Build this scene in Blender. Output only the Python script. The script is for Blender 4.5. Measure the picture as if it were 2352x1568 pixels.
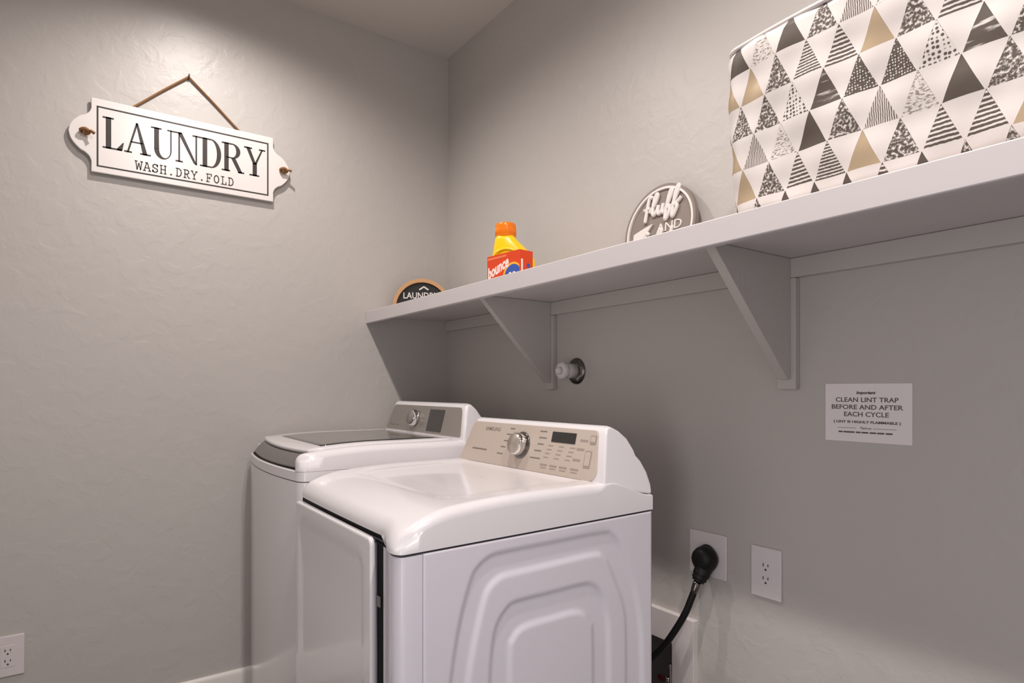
import bpy, bmesh, math, random
from mathutils import Vector, Matrix
import numpy as np
random.seed(7)
R = math.radians
S = bpy.context.scene
for o in list(bpy.data.objects): bpy.data.objects.remove(o, do_unlink=True)
COL = S.collection

# ------------------------------------------------------------------ camera
cd = bpy.data.cameras.new('camera'); cam = bpy.data.objects.new('camera', cd); COL.objects.link(cam)
cam.location = (2.526, -1.42, 1.199); cam.rotation_euler = (R(90), 0, R(54.76))
cd.sensor_width = 36; cd.lens = 1416/2352*36; cd.shift_y = 109/2352; cd.clip_start = .02
S.camera = cam
# ------------------------------------------------------------------ world, exposure, lights
S.view_settings.view_transform = 'Standard'; S.view_settings.look = 'None'
S.view_settings.exposure = 0.05; S.view_settings.gamma = 1; S.view_settings.use_curve_mapping = False
w = bpy.data.worlds.new('world'); S.world = w; w.use_nodes = True
w.node_tree.nodes['Background'].inputs[0].default_value = (.72, .78, 1, 1)
w.node_tree.nodes['Background'].inputs[1].default_value = .35
CEIL = 2.743
def downlight(x, y, power, size=R(157), blend=.78):
    l = bpy.data.lights.new('ceiling_downlight', 'SPOT'); l.energy = power; l.color = (1, .925, .885)
    l.spot_size = size; l.spot_blend = blend; l.shadow_soft_size = .025
    o = bpy.data.objects.new('ceiling_downlight', l); COL.objects.link(o); o.location = (x, y, CEIL-.02)
downlight(.57, -1.03, 41, R(157), .78); downlight(1.78, -1.0, 54, R(166), .66); downlight(2.95, -1.0, 74, R(160), .75)
def area(name, loc, rot, sx, sy, power, col):
    l = bpy.data.lights.new(name, 'AREA'); l.shape = 'RECTANGLE'; l.size = sx; l.size_y = sy; l.energy = power; l.color = col
    o = bpy.data.objects.new(name, l); COL.objects.link(o); o.location = loc; o.rotation_euler = rot
area('right_side_fill', (3.66, -1.55, 1.1), (0, R(90), 0), 1.9, .9, 3.5, (.80, .86, 1))  # cool fill lamp added beyond the right wall, out of view

area('camera_side_fill', (2.40, -2.47, .80), (R(90), 0, 0), .85, 1.4, 9.5, (1, .95, .93))  # fill lamp added behind the camera to lift the back wall and fronts

# ------------------------------------------------------------------ materials
def nt(name):
    m = bpy.data.materials.new(name); m.use_nodes = True
    return m, m.node_tree, m.node_tree.nodes['Principled BSDF']
def lin(c): return tuple((v/12.92 if v <= .04045 else ((v+.055)/1.055)**2.4) for v in (x/255 for x in c))+(1,)
def mat(name, col, rough=.5, metal=0, bump=None, coat=0, spec=.5, bumpd=.001, emis=None):
    m, t, p = nt(name)
    p.inputs['Base Color'].default_value = lin(col) if max(col) > 1 else (*col, 1)
    p.inputs['Roughness'].default_value = rough; p.inputs['Metallic'].default_value = metal
    p.inputs['Coat Weight'].default_value = coat; p.inputs['Coat Roughness'].default_value = .05
    p.inputs['Specular IOR Level'].default_value = spec
    if bump:
        n = t.nodes.new('ShaderNodeTexNoise'); n.inputs['Scale'].default_value = bump; n.inputs['Detail'].default_value = 4
        tc = t.nodes.new('ShaderNodeTexCoord'); t.links.new(tc.outputs['Object'], n.inputs['Vector'])
        b = t.nodes.new('ShaderNodeBump'); b.inputs['Distance'].default_value = bumpd; b.inputs['Strength'].default_value = .6
        t.links.new(n.outputs['Fac'], b.inputs['Height']); t.links.new(b.outputs['Normal'], p.inputs['Normal'])
    return m
def wall_mat(name, col, rough=.42):
    m, t, p = nt(name); L = t.links.new; N = t.nodes.new
    p.inputs['Roughness'].default_value = rough; p.inputs['Base Color'].default_value = lin(col)
    tc = N('ShaderNodeTexCoord')
    a = N('ShaderNodeTexNoise'); a.inputs['Scale'].default_value = 17; a.inputs['Detail'].default_value = 5; a.inputs['Distortion'].default_value = .5
    b = N('ShaderNodeTexNoise'); b.inputs['Scale'].default_value = 90; b.inputs['Detail'].default_value = 3
    for n in (a, b): L(tc.outputs['Object'], n.inputs['Vector'])
    cr = N('ShaderNodeValToRGB'); cr.color_ramp.elements[0].position = .46; cr.color_ramp.elements[1].position = .62
    L(a.outputs['Fac'], cr.inputs[0])
    ad = N('ShaderNodeMath'); ad.operation = 'MULTIPLY_ADD'; ad.inputs[1].default_value = .35
    L(b.outputs['Fac'], ad.inputs[0]); L(cr.outputs[0], ad.inputs[2])
    bp = N('ShaderNodeBump'); bp.inputs['Distance'].default_value = .0016; bp.inputs['Strength'].default_value = .3
    L(ad.outputs[0], bp.inputs['Height']); L(bp.outputs['Normal'], p.inputs['Normal'])
    return m
M = {}
M['wall'] = wall_mat('greige_wall_paint', (191, 186, 181))
M['ceil'] = wall_mat('ceiling_paint', (205, 199, 193), .7)
M['trim'] = mat('painted_trim', (216, 208, 206), .35, bump=40, bumpd=.0003)
M['base'] = mat('white_baseboard_paint', (225, 220, 214), .3)
M['shelf'] = mat('shelf_paint', (208, 202, 202), .38, bump=30, bumpd=.0004)
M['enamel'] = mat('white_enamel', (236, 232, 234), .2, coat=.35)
M['enamel_cool_lit'] = mat('white_enamel_cool_lit', (226, 222, 230), .28, coat=.2)  # dryer side white tinted to carry the cool light falling on it
M['plastic_white'] = mat('white_plastic', (222, 218, 216), .35)
M['plate'] = mat('outlet_plastic', (222, 214, 214), .3)
M['black'] = mat('black_rubber', (14, 13, 13), .5, spec=.3)
M['gap'] = mat('dark_gap_shade', (22, 21, 22), .7, spec=.2)  # near-black colour standing for shade inside gaps and recesses
M['seam'] = mat('seam_shadow_gasket', (96, 92, 98), .6)
M['console_d'] = mat('champagne_console', (206, 192, 180), .38, .2, bump=300, bumpd=.0001)
M['console_w'] = mat('silver_console', (168, 162, 156), .3, .55, bump=300, bumpd=.0001)
M['chrome'] = mat('chrome', (215, 212, 210), .1, 1)
M['knob'] = mat('knob_satin', (186, 174, 163), .3, .5)
M['display'] = mat('display_glass', (30, 27, 25), .08, coat=1)
M['display_w'] = mat('display_glass_soft', (52, 48, 45), .2, coat=.5)
M['glass'] = mat('smoked_lid_glass', (44, 41, 39), .06, coat=1)
M['handle'] = mat('grey_handle_plastic', (112, 106, 104), .35)
M['print'] = mat('grey_print', (128, 116, 108), .5)
M['print_soft'] = mat('soft_grey_print', (160, 146, 136), .5)
M['sign'] = mat('white_enamel_sign', (236, 230, 226), .22, coat=.5)
M['ink'] = mat('black_ink', (50, 42, 38), .5)
M['ink2'] = mat('charcoal_ink', (92, 84, 80), .5)
M['rope'] = mat('brown_twine', (142, 100, 60), .8, bump=300, bumpd=.0008)
M['wood'] = mat('pale_wood', (198, 152, 106), .5, bump=60, bumpd=.0004)
M['blackboard'] = mat('black_board', (16, 14, 13), .55)
M['letter_white'] = mat('white_lettering', (226, 220, 215), .5)
M['taupe'] = mat('taupe_board', (134, 122, 114), .55, bump=80, bumpd=.0004)
M['bottle'] = mat('yellow_plastic', (250, 208, 12), .28, coat=.3)
M['cap'] = mat('orange_plastic', (242, 128, 8), .25)
M['box'] = mat('orange_red_card', (220, 68, 20), .4)
M['boxblue'] = mat('blue_print', (52, 88, 170), .4)
M['boxyel'] = mat('yellow_print', (244, 176, 40), .4)
M['boxwhite'] = mat('white_print', (244, 228, 220), .4)
M['boxpeach'] = mat('peach_print', (238, 120, 76), .4)
M['paper'] = mat('white_paper', (238, 231, 230), .5)
M['nickel'] = mat('nickel', (118, 114, 110), .2, 1)
M['red'] = mat('red_handle', (86, 18, 15), .4)
M['slot'] = mat('socket_slot', (70, 64, 62), .6)
M['floor'] = mat('floor_tile', (92, 85, 80), .35, bump=3, bumpd=.001)
M['recess'] = mat('recess_liner', (120, 116, 114), .6)
M['hook'] = mat('grey_hook', (120, 112, 104), .4, .8)

# ------------------------------------------------------------------ helpers
def empty(name, loc, rz=0):
    o = bpy.data.objects.new(name, None); COL.objects.link(o); o.location = loc; o.rotation_euler = (0, 0, rz)
    o.empty_display_size = .05; return o
def tag(o, label=None, cat=None, group=None, kind=None):
    if label: o['label'] = label
    if cat: o['category'] = cat
    if group: o['group'] = group
    if kind: o['kind'] = kind
    return o
def mk(name, verts, faces, m, parent=None, smooth=False, bevel=0, seg=3, loc=None, angle=35):
    me = bpy.data.meshes.new(name); me.from_pydata([tuple(v) for v in verts], [], [tuple(f) for f in faces]); me.update()
    bm = bmesh.new(); bm.from_mesh(me); bmesh.ops.recalc_face_normals(bm, faces=bm.faces); bm.to_mesh(me); bm.free()
    me.materials.append(m)
    o = bpy.data.objects.new(name, me); COL.objects.link(o)
    if parent: o.parent = parent
    if loc: o.location = loc
    if smooth or bevel:
        for p in me.polygons: p.use_smooth = True
    if bevel:
        b = o.modifiers.new('bevel', 'BEVEL'); b.width = bevel; b.segments = seg; b.limit_method = 'ANGLE'; b.angle_limit = R(angle); b.harden_normals = True
    return o
class MB:
    """collects solids into one mesh"""
    def __init__(s): s.v = []; s.f = []
    def add(s, v, f):
        k = len(s.v); s.v += [tuple(x) for x in v]; s.f += [tuple(i+k for i in q) for q in f]; return s
    def box(s, x0, x1, y0, y1, z0, z1):
        v = [(x, y, z) for x in (x0, x1) for y in (y0, y1) for z in (z0, z1)]
        return s.add(v, [(0, 1, 3, 2), (4, 6, 7, 5), (0, 4, 5, 1), (2, 3, 7, 6), (0, 2, 6, 4), (1, 5, 7, 3)])
    def prism(s, pts, a, b, fn):
        """pts 2-D outline extruded between depths a and b; fn(u, v, d) -> xyz"""
        n = len(pts); v = [fn(p[0], p[1], a) for p in pts]+[fn(p[0], p[1], b) for p in pts]
        f = [tuple(range(n))[::-1], tuple(range(n, 2*n))]+[(i, (i+1) % n, n+(i+1) % n, n+i) for i in range(n)]
        return s.add(v, f)
    def tube(s, pts, r, n=10, cap=True):
        pts = [Vector(p) for p in pts]; rs = r if isinstance(r, (list, tuple)) else [r]*len(pts)
        k = len(s.v); up = Vector((0, 0, 1)); prev = None
        for i, p in enumerate(pts):
            t = (pts[min(i+1, len(pts)-1)]-pts[max(i-1, 0)]).normalized()
            if prev is None:
                a = t.cross(up) if abs(t.z) < .95 else t.cross(Vector((1, 0, 0)))
            else: a = prev-t*prev.dot(t)
            a.normalize(); prev = a; b = t.cross(a)
            s.v += [tuple(p+(a*math.cos(q)+b*math.sin(q))*rs[i]) for q in (2*math.pi*j/n for j in range(n))]
        for i in range(len(pts)-1):
            for j in range(n):
                s.f.append((k+i*n+j, k+i*n+(j+1) % n, k+(i+1)*n+(j+1) % n, k+(i+1)*n+j))
        if cap: s.f.append(tuple(k+j for j in range(n))[::-1]); e = k+(len(pts)-1)*n; s.f.append(tuple(e+j for j in range(n)))
        return s
    def rings(s, rings, cap0=True, cap1=True, closed=True):
        k = len(s.v); n = len(rings[0])
        for r in rings: s.v += [tuple(p) for p in r]
        for i in range(len(rings)-1):
            for j in range(n if closed else n-1):
                s.f.append((k+i*n+j, k+i*n+(j+1) % n, k+(i+1)*n+(j+1) % n, k+(i+1)*n+j))
        if cap0: s.f.append(tuple(k+j for j in range(n))[::-1])
        if cap1: e = k+(len(rings)-1)*n; s.f.append(tuple(e+j for j in range(n)))
        return s
    def build(s, name, m, parent=None, smooth=False, bevel=0, seg=3, loc=None, angle=35):
        return mk(name, s.v, s.f, m, parent, smooth, bevel, seg, loc, angle)
def lathe_rings(prof, fn, n=48):
    """prof [(r, h)]; fn(a, b, h) -> xyz"""
    return [[fn(r*math.cos(2*math.pi*j/n), r*math.sin(2*math.pi*j/n), h) for j in range(n)] for r, h in prof]
def box(name, x0, x1, y0, y1, z0, z1, m, parent=None, bevel=0, seg=3): return MB().box(x0, x1, y0, y1, z0, z1).build(name, m, parent, bevel=bevel, seg=seg)
def smooth_path(pts, n=8):
    P = [Vector(p) for p in pts]; out = []
    for i in range(len(P)-1):
        p0, p1, p2, p3 = P[max(i-1, 0)], P[i], P[i+1], P[min(i+2, len(P)-1)]
        for j in range(n):
            t = j/n
            out.append(.5*((2*p1)+(p2-p0)*t+(2*p0-5*p1+4*p2-p3)*t*t+(3*p1-p0-3*p2+p3)*t**3))
    out.append(P[-1]); return out
def rrect(x0, x1, y0, y1, r, n=8):
    """rounded rectangle outline, counter-clockwise; r may be 4 radii (x1y0, x1y1, x0y1, x0y0)"""
    rr = r if isinstance(r, (list, tuple)) else [r]*4; out = []
    for (cx, cy, a0), q in zip(((x1, y0, -90), (x1, y1, 0), (x0, y1, 90), (x0, y0, 180)), rr):
        sx = -1 if cx == x1 else 1; sy = -1 if cy == y1 else 1
        for i in range(n+1):
            a = R(a0+90*i/n); out.append((cx+sx*q+q*math.cos(a), cy+sy*q+q*math.sin(a)))
    return out
def text(name, body, height, m, parent, fn, width=None, depth=.0006, bold=0, align='CENTER', shear=0, spacing=1):
    """built-in font as a mesh; fn(u, v, d) maps text plane to space; cap height = height"""
    c = bpy.data.curves.new(name, 'FONT'); c.body = body; c.align_x = align; c.align_y = 'BOTTOM_BASELINE'; c.size = 1
    c.offset = bold; c.shear = shear; c.space_character = spacing; c.extrude = .5; c.resolution_u = 3; c.fill_mode = 'BOTH'
    o = bpy.data.objects.new(name, c); COL.objects.link(o); bpy.context.view_layer.update()
    me = bpy.data.meshes.new_from_object(o.evaluated_get(bpy.context.evaluated_depsgraph_get()))
    bpy.data.objects.remove(o, do_unlink=True)
    k = height/.69; xs = [v.co.x for v in me.vertices]
    kx = k if width is None else width/max(1e-6, (max(xs)-min(xs)))
    x0 = 0 if align == 'LEFT' else (max(xs)+min(xs))/2
    if align == 'LEFT': x0 = min(xs)
    V = [fn((v.co.x-x0)*kx, v.co.y*k, (v.co.z+.5)*depth) for v in me.vertices]
    F = [tuple(p.vertices) for p in me.polygons]; bpy.data.meshes.remove(me)
    return mk(name, V, F, m, parent)
def inset(out, d):
    n = len(out); res = []
    for i in range(n):
        a, b, c = Vector(out[i-1]), Vector(out[i]), Vector(out[(i+1) % n])
        t = ((b-a).normalized()+(c-b).normalized()).normalized(); nrm = Vector((-t.y, t.x)); res.append(tuple(b+nrm*d))
    return res
def stroke_solid(mb, pts, wd, d0, d1, fn):
    """flat ribbon of width wd along 2-D polyline, extruded d0..d1"""
    for (a, b) in zip(pts[:-1], pts[1:]):
        dx, dy = b[0]-a[0], b[1]-a[1]; l = math.hypot(dx, dy) or 1e-9; nx, ny = -dy/l*wd/2, dx/l*wd/2; ex, ey = dx/l*wd*.35, dy/l*wd*.35
        mb.prism([(a[0]+nx-ex, a[1]+ny-ey), (a[0]-nx-ex, a[1]-ny-ey), (b[0]-nx+ex, b[1]-ny+ey), (b[0]+nx+ex, b[1]+ny+ey)], d0, d1, fn)

# ------------------------------------------------------------------ the room
RX, RY = 3.5, -2.3
def struct(o): o['kind'] = 'structure'; return o
def wall_hole(name, fn, u0, u1, v0, v1, hu0, hu1, hv0, hv1, d):
    """slab with one rectangular opening; fn(u, v, depth)"""
    mb = MB()
    for a, b, c, e in ((u0, hu0, v0, v1), (hu1, u1, v0, v1), (hu0, hu1, v0, hv0), (hu0, hu1, hv1, v1)):
        if b-a > 1e-4 and e-c > 1e-4:
            mb.prism([(a, c), (b, c), (b, e), (a, e)], 0, d, fn)
    return struct(mb.build(name, M['wall']))
HX0, HX1, HZ0, HZ1 = .95, 1.340, .222, .466         # recessed connection box in the back wall
wall_hole('wall_back', lambda u, v, d: (u, d, v), -.12, RX+.12, 0, CEIL, HX0, HX1, HZ0, HZ1, .12)
struct(box('wall_left', -.12, 0, RY-.12, 0, 0, CEIL, M['wall']))
wall_hole('wall_right', lambda u, v, d: (RX+d, u, v), RY, 0, 0, CEIL, -2.05, -1.05, 0, 2.05, .12)  # unseen opening made for the right-hand fill lamp
wall_hole('wall_front', lambda u, v, d: (u, RY-d, v), 0, RX, 0, CEIL, 1.95, 2.85, 0, 2.05, .12)  # unseen opening added to let the camera-side fill in
struct(box('floor', -.12, RX+.12, RY-.12, .12, -.1, 0, M['floor']))
struct(box('ceiling', -.12, RX+.12, RY-.12, .12, CEIL, CEIL+.1, M['ceil']))
def baseboard(name, pts):
    mb = MB(); mb.prism([(0, 0), (.016, 0), (.016, .118), (.012, .128), (.006, .133), (0, .133)], 0, 1, lambda u, v, d: pts(u, v, d))
    return struct(mb.build(name, M['base'], bevel=.002, seg=2))
baseboard('baseboard_left', lambda u, v, d: (u, RY+(-RY)*d, v))
baseboard('baseboard_back', lambda u, v, d: (.016+(RX-.016)*d, -u, v))

# ------------------------------------------------------------------ wall shelf
SH_X1 = RX-.002; ST = 1.53                             # shelf top
sh = empty('wall_shelf', (0, 0, 1.513)); tag(sh, 'long grey white painted wall shelf with deep front edge above the washer and dryer', 'shelf')
def lb(name, x0, x1, y0, y1, z0, z1, m, parent, root=(0, 0, 1.513), bevel=.002, seg=2):
    return box(name, x0-root[0], x1-root[0], y0-root[1], y1-root[1], z0-root[2], z1-root[2], m, parent, bevel, seg)
lb('shelf_board', .001, SH_X1, -.385, -.001, 1.513, ST, M['shelf'], sh)
lb('front_edge', .001, SH_X1, -.405, -.385, 1.480, 1.531, M['shelf'], sh, bevel=.003)
lb('wall_cleat', .001, SH_X1, -.019, -.001, 1.466, 1.5125, M['wall'], sh)
for x0, x1 in ((.752, .797), (1.667, 1.715)):
    xm = (x0+x1)/2; mb = MB()
    mb.prism([(-.0195, 1.222), (-.0195, 1.5125), (-.315, 1.5125), (-.315, 1.508), (-.034, 1.222)], xm-.012, xm+.012, lambda u, v, d: (d, u, v-1.513))
    br = mb.build('bracket', M['wall'], sh, bevel=.0015, seg=2)
    lb('wall_plate', x0, x1, -.0193, -.001, 1.198, 1.4655, M['wall'], br, bevel=.002)

# ------------------------------------------------------------------ laundry appliances
W = .686
def rounded_drop(x, x0, x1, rx, ry):
    """how far a rounded plan corner falls back from the front line"""
    t = max(0, 1-min(x-x0, x1-x)/rx); t = min(1, t); return ry*(1-math.sqrt(max(0, 1-t*t)))
def dense(a, b, n, edge, m):
    """samples from a to b, crowded within edge of both ends"""
    q = [edge*(1-math.cos(math.pi/2*i/m)) for i in range(m)]
    mid = [edge+(b-a-2*edge)*i/n for i in range(n+1)]
    return [a+v for v in q]+[a+v for v in mid]+[b-v for v in reversed(q)]
def moulded_top(name, x0, x1, yb, yfun, z0fun, zfun, filfun, parent, m, dz=None, nx=26, ny=30):
    """moulded lid: height field with rounded shoulders over a bowed plan, closed by a skirt down to z0"""
    xs = dense(x0, x1, nx, .06, 14); ts = dense(0, 1, ny, .10, 12); V = []; nX, nT = len(xs), len(ts)
    for x in xs:
        yf = yfun(x); sl = (yfun(min(x1, x+.002))-yfun(max(x0, x-.002)))/.004; cs = 1/math.sqrt(1+min(9, sl*sl))
        for t in ts:
            y = yb+(yf-yb)*t; f = filfun(x, y); ex = max(0, f-min(x-x0, x1-x)); ey = max(0, f-(y-yf)*cs); eb = max(0, .004-(yb-y))
            e = min(f, math.hypot(ex, ey)); z = zfun(x, y)-(f-math.sqrt(max(0, f*f-e*e)))-eb*.5
            if dz: z += dz(x, y)
            V.append((x, y, z))
    F = [(i*nT+j, (i+1)*nT+j, (i+1)*nT+j+1, i*nT+j+1) for i in range(nX-1) for j in range(nT-1)]
    rim = [i*nT for i in range(nX)]+[(nX-1)*nT+j for j in range(1, nT)]+[i*nT+nT-1 for i in range(nX-2, -1, -1)]+[j for j in range(nT-2, 0, -1)]
    k = len(V); V += [(V[i][0], V[i][1], z0fun(V[i][0], V[i][1])) for i in rim]; n = len(rim)
    F += [(rim[i], k+i, k+(i+1) % n, rim[(i+1) % n]) for i in range(n)]
    return mk(name, V, F, m, parent, smooth=True)
def plan_loop(x0, x1, yb, yfun, n=40):
    xs = dense(x0, x1, n, .06, 14)
    return [(x, yfun(x)) for x in xs]+[(x1, yb+(yfun(x1)-yb)*(1-j/10)) for j in range(1, 11)]+[(x0, yb+(yfun(x0)-yb)*j/10) for j in range(0, 10)]
def sstep(a, b, x): t = max(0, min(1, (x-a)/(b-a))); return t*t*(3-2*t)
def rr_sdf(x, y, x0, x1, y0, y1, r):
    """signed distance to a rounded rectangle, negative inside"""
    qx = abs(x-(x0+x1)/2)-(x1-x0)/2+r; qy = abs(y-(y0+y1)/2)-(y1-y0)/2+r
    return math.hypot(max(qx, 0), max(qy, 0))+min(max(qx, qy), 0)-r

def taper(x, z, z0, z1, k, kl): t = max(0, min(1, (z-z0)/(z1-z0))); return W/2+(x-W/2)*(1-2*(kl if x < W/2 else k)/W*t)   # console ends lean inwards
# ---------- dryer
DR = empty('clothes_dryer', (.782, -.240, 0))
tag(DR, 'white front-load dryer with champagne control console, nearer of the two machines', 'dryer')
D = .665
zs = lambda y: .8965+.0145*y                           # seam under the worktop
dyf = lambda x: -D-.004*(1-((x-W/2)/(W/2))**2)-.026*sstep(.56, .665, x)+(rounded_drop(x, -1, W, .030, .018) if x > W/2 else rounded_drop(x, 0, W*9, .022, .012))
cyf = lambda x: dyf(max(.006, min(W-.006, x)))+.004
lp = plan_loop(.006, W-.007, -.001, cyf)
MB().rings([[(x, y, .02) for x, y in lp], [(x, y, zs(y)-.004) for x, y in lp]]).build('cabinet', M['enamel'], DR)
lp2 = inset(lp, .002)
MB().rings([[(x, y, zs(y)-.0039) for x, y in lp2], [(x, y, zs(y)+.004) for x, y in lp2]]).build('top_seam', M['seam'], DR)
# side panel: pressed concentric rings as a height field
C1 = [(-.586, .45), (-.582, .58), (-.574, .65), (-.556, .74), (-.531, .815), (-.515, .838), (-.492, .852), (-.461, .858), (-.33, .860), (-.172, .861), (-.140, .852), (-.117, .828), (-.090, .775), (-.063, .71), (-.045, .633), (-.038, .55), (-.036, .45)]
C2 = [(-.544, .45), (-.541, .58), (-.534, .64), (-.518, .71), (-.498, .775), (-.482, .797), (-.461, .808), (-.436, .811), (-.33, .813), (-.196, .815), (-.166, .803), (-.148, .78), (-.124, .73), (-.103, .68), (-.093, .62), (-.092, .45)]
C3 = [(-.488, .45), (-.486, .60), (-.478, .68), (-.466, .715), (-.446, .738), (-.421, .749), (-.33, .750), (-.231, .751), (-.200, .743), (-.178, .722), (-.163, .69), (-.152, .63), (-.149, .45)]
C4 = [(-.436, .45), (-.436, .64), (-.428, .672), (-.410, .688), (-.383, .693), (-.33, .694), (-.264, .694), (-.229, .684), (-.210, .66), (-.201, .63), (-.199, .45)]
def mirror(c): return c+[(y, .90-z) for y, z in reversed(c)]
ny, nz = 150, 210; YS = -.640
Yg = np.linspace(YS+.001, -.003, ny); Zg = np.linspace(.03, .885, nz); YY, ZZ = np.meshgrid(Yg, Zg, indexing='ij')
def sdf(poly):
    P = np.array([tuple(p) for p in smooth_path([(*q, 0) for q in poly]+[(*poly[0], 0)], 4)])[:, :2]
    d = np.full(YY.shape, 9.); ins = np.zeros(YY.shape, bool)
    for (ay, az), (by, bz) in zip(P[:-1], P[1:]):
        ey, ez = by-ay, bz-az; l2 = ey*ey+ez*ez
        if l2 < 1e-12: continue
        t = np.clip(((YY-ay)*ey+(ZZ-az)*ez)/l2, 0, 1); d = np.minimum(d, np.hypot(YY-ay-t*ey, ZZ-az-t*ez))
        if abs(ez) > 1e-9:
            c = ((az > ZZ) != (bz > ZZ)) & (YY < ey*(ZZ-az)/ez+ay); ins ^= c
    return np.where(ins, -d, d)
def step(d, w=.0075): t = np.clip((-d+w)/(2*w), 0, 1); return t*t*(3-2*t)
dep = np.zeros(YY.shape)
for c, sg in ((C1, -1), (C2, 1), (C3, -1), (C4, 1)): dep += sg*.0062*step(sdf(mirror(c)))
edge = np.minimum(YY-YY[0, 0], YY[-1, 0]-YY); dep -= .0015*np.clip(1-edge/.003, 0, 1)
stretch = lambda y, z: .03+(z-.03)*((zs(y)-.0035-.03)/(.885-.03)) if z > .87 else z
vs = [(W+dep[i, j]-.0005, YY[i, j], stretch(YY[i, j], ZZ[i, j])) for i in range(ny) for j in range(nz)]
fs = [(i*nz+j, (i+1)*nz+j, (i+1)*nz+j+1, i*nz+j+1) for i in range(ny-1) for j in range(nz-1)]
k = len(vs); rim = [i*nz for i in range(ny)]+[(ny-1)*nz+j for j in range(1, nz)]+[i*nz+nz-1 for i in range(ny-2, -1, -1)]+[j for j in range(nz-2, 0, -1)]
vs += [(W-.0068, vs[i][1], vs[i][2]) for i in rim]; n = len(rim)
fs += [(rim[i], k+i, k+(i+1) % n, rim[(i+1) % n]) for i in range(n)]
mk('side_panel', vs, fs, M['enamel_cool_lit'], DR, smooth=True)
# rounded front corner column ahead of the side panel
DX1 = .534                                             # right edge of the door
xs = [DX1+.028]+[DX1+.028+(W-.0005-DX1-.028)*math.sin(math.pi/2*i/26) for i in range(1, 27)]
col = [(x, dyf(x)) for x in xs]+[(W-.0005, YS-.0005), (W-.0068, YS-.0005)]+[(x, cyf(x)-.0002) for x in reversed([q for q in xs if q < W-.010])]
mb = MB(); rg = [[(x, y, z if z < .5 else zs(y)-.004) for x, y in col] for z in (.03, .88)]
mb.rings(rg).build('front_column', M['enamel_cool_lit'], DR, smooth=True, bevel=.0008, seg=1)
# worktop
ztop = lambda x, y: (.976-.022*max(0, (-y-.33)/.33)**2.2-.020*max(0, (-y-.56)/.105)**2)-.040*sstep(-.15, -.005, y)
fil = lambda x, y: .004+.018*sstep(-.150, -.185, y)
dish = lambda x, y: -.0055*(1-sstep(-.012, .002, rr_sdf(x, y, .075, W-.075, -.545, .2, .06)))*(1-sstep(-.20, -.16, y))
moulded_top('worktop', 0, W, -.0005, lambda x: dyf(x)-.004, lambda x, y: zs(y)+.0015+(.012 if x < DX1+.03 and y < -.60 else 0), ztop, fil, DR, M['enamel'], dish)
# door: dark block behind for the shaded gap, proud door plate with a pressed panel
def door_grid(name, x0, x1, z0, z1, yback, yfront, r, m, bev, pan=None):
    xs = dense(x0, x1, 40, .02, 10); zz = dense(z0, z1, 60, .02, 10); V = []; nX, nZ = len(xs), len(zz)
    for x in xs:
        for z in zz:
            # pull the grid's corner points onto the rounded outline
            cx = min(max(x, x0+r), x1-r); cz = min(max(z, z0+r), z1-r); dx, dz_ = x-cx, z-cz; l = math.hypot(dx, dz_)
            X, Z = x, z
            if dx and dz_:
                q = max(abs(dx), abs(dz_))/l; X, Z = cx+dx*q, cz+dz_*q
            d = -rr_sdf(X, Z, x0, x1, z0, z1, r); e = max(0, bev-max(0, d)); y = yfront+(bev-math.sqrt(max(0, bev*bev-e*e)))
            if pan: y += .006*(1-sstep(-.009, .009, rr_sdf(X, Z, *pan, .035)))
            V.append((X, y, Z))
    F = [(i*nZ+j, (i+1)*nZ+j, (i+1)*nZ+j+1, i*nZ+j+1) for i in range(nX-1) for j in range(nZ-1)]
    rim = [i*nZ for i in range(nX)]+[(nX-1)*nZ+j for j in range(1, nZ)]+[i*nZ+nZ-1 for i in range(nX-2, -1, -1)]+[j for j in range(nZ-2, 0, -1)]
    k = len(V); V += [(V[i][0], yback, V[i][2]) for i in rim]; n = len(rim)
    F += [(rim[i], k+i, k+(i+1) % n, rim[(i+1) % n]) for i in range(n)]+[tuple(range(k, k+n))]
    return mk(name, V, F, m, DR, smooth=True)
box('door_gap_shade', .010, DX1+.0275, -D-.003, -D+.03, .10, .9005, M['gap'], DR, bevel=.004)  # dark block put where the gap round the door lies in shade
door = door_grid('door', .001, DX1, .10, .890, -D-.0035, -D-.019, .016, M['enamel'], .0055, pan=(.040, DX1-.048, .15, .842))
box('door_latch', DX1+.006, DX1+.020, -D-.0075, -D-.0035, .750, .772, M['handle'], DR, bevel=.001)
# console
cons = [(-.160, .955), (-.165, .976), (-.137, 1.088), (-.132, 1.102), (-.123, 1.109), (-.110, 1.105), (-.090, 1.096), (-.066, 1.077), (-.049, 1.050), (-.0435, 1.034), (-.030, 1.021), (-.014, .993), (-.004, .960), (-.0015, .934)]
cons += [(-.012, .937), (-.150, .958)]
MB().prism(cons, .012, W-.0003, lambda u, v, d: (taper(d, v, .965, 1.109, .030, .058), u, v)).build('console', M['enamel'], DR, bevel=.010, seg=5, angle=60)
fa = Vector((0, -.1655, .979)); fb = Vector((0, -.1378, 1.091)); fu = (fb-fa).normalized(); fn_ = Vector((0, -fu.z, fu.y)); FL = (fb-fa).length
def face(s, t, d): p = fa+fu*t+fn_*d; return (s, p.y, p.z)
pl = rrect(.0135, W-.026, -.004, FL+.006, [.030, .010, .018, .004], 8)
def tface_(s_, t, d): q = face(s_, t, d); return (taper(s_, q[2], .965, 1.109, .030, .058), q[1], q[2])
panel = MB().prism(pl, -.004, .0022, tface_).build('control_panel', M['console_d'], DR, bevel=.0012, seg=2)
def tface(z): return (z-.979)/fu.z
kx, kt = .336, tface(1.040)
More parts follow.
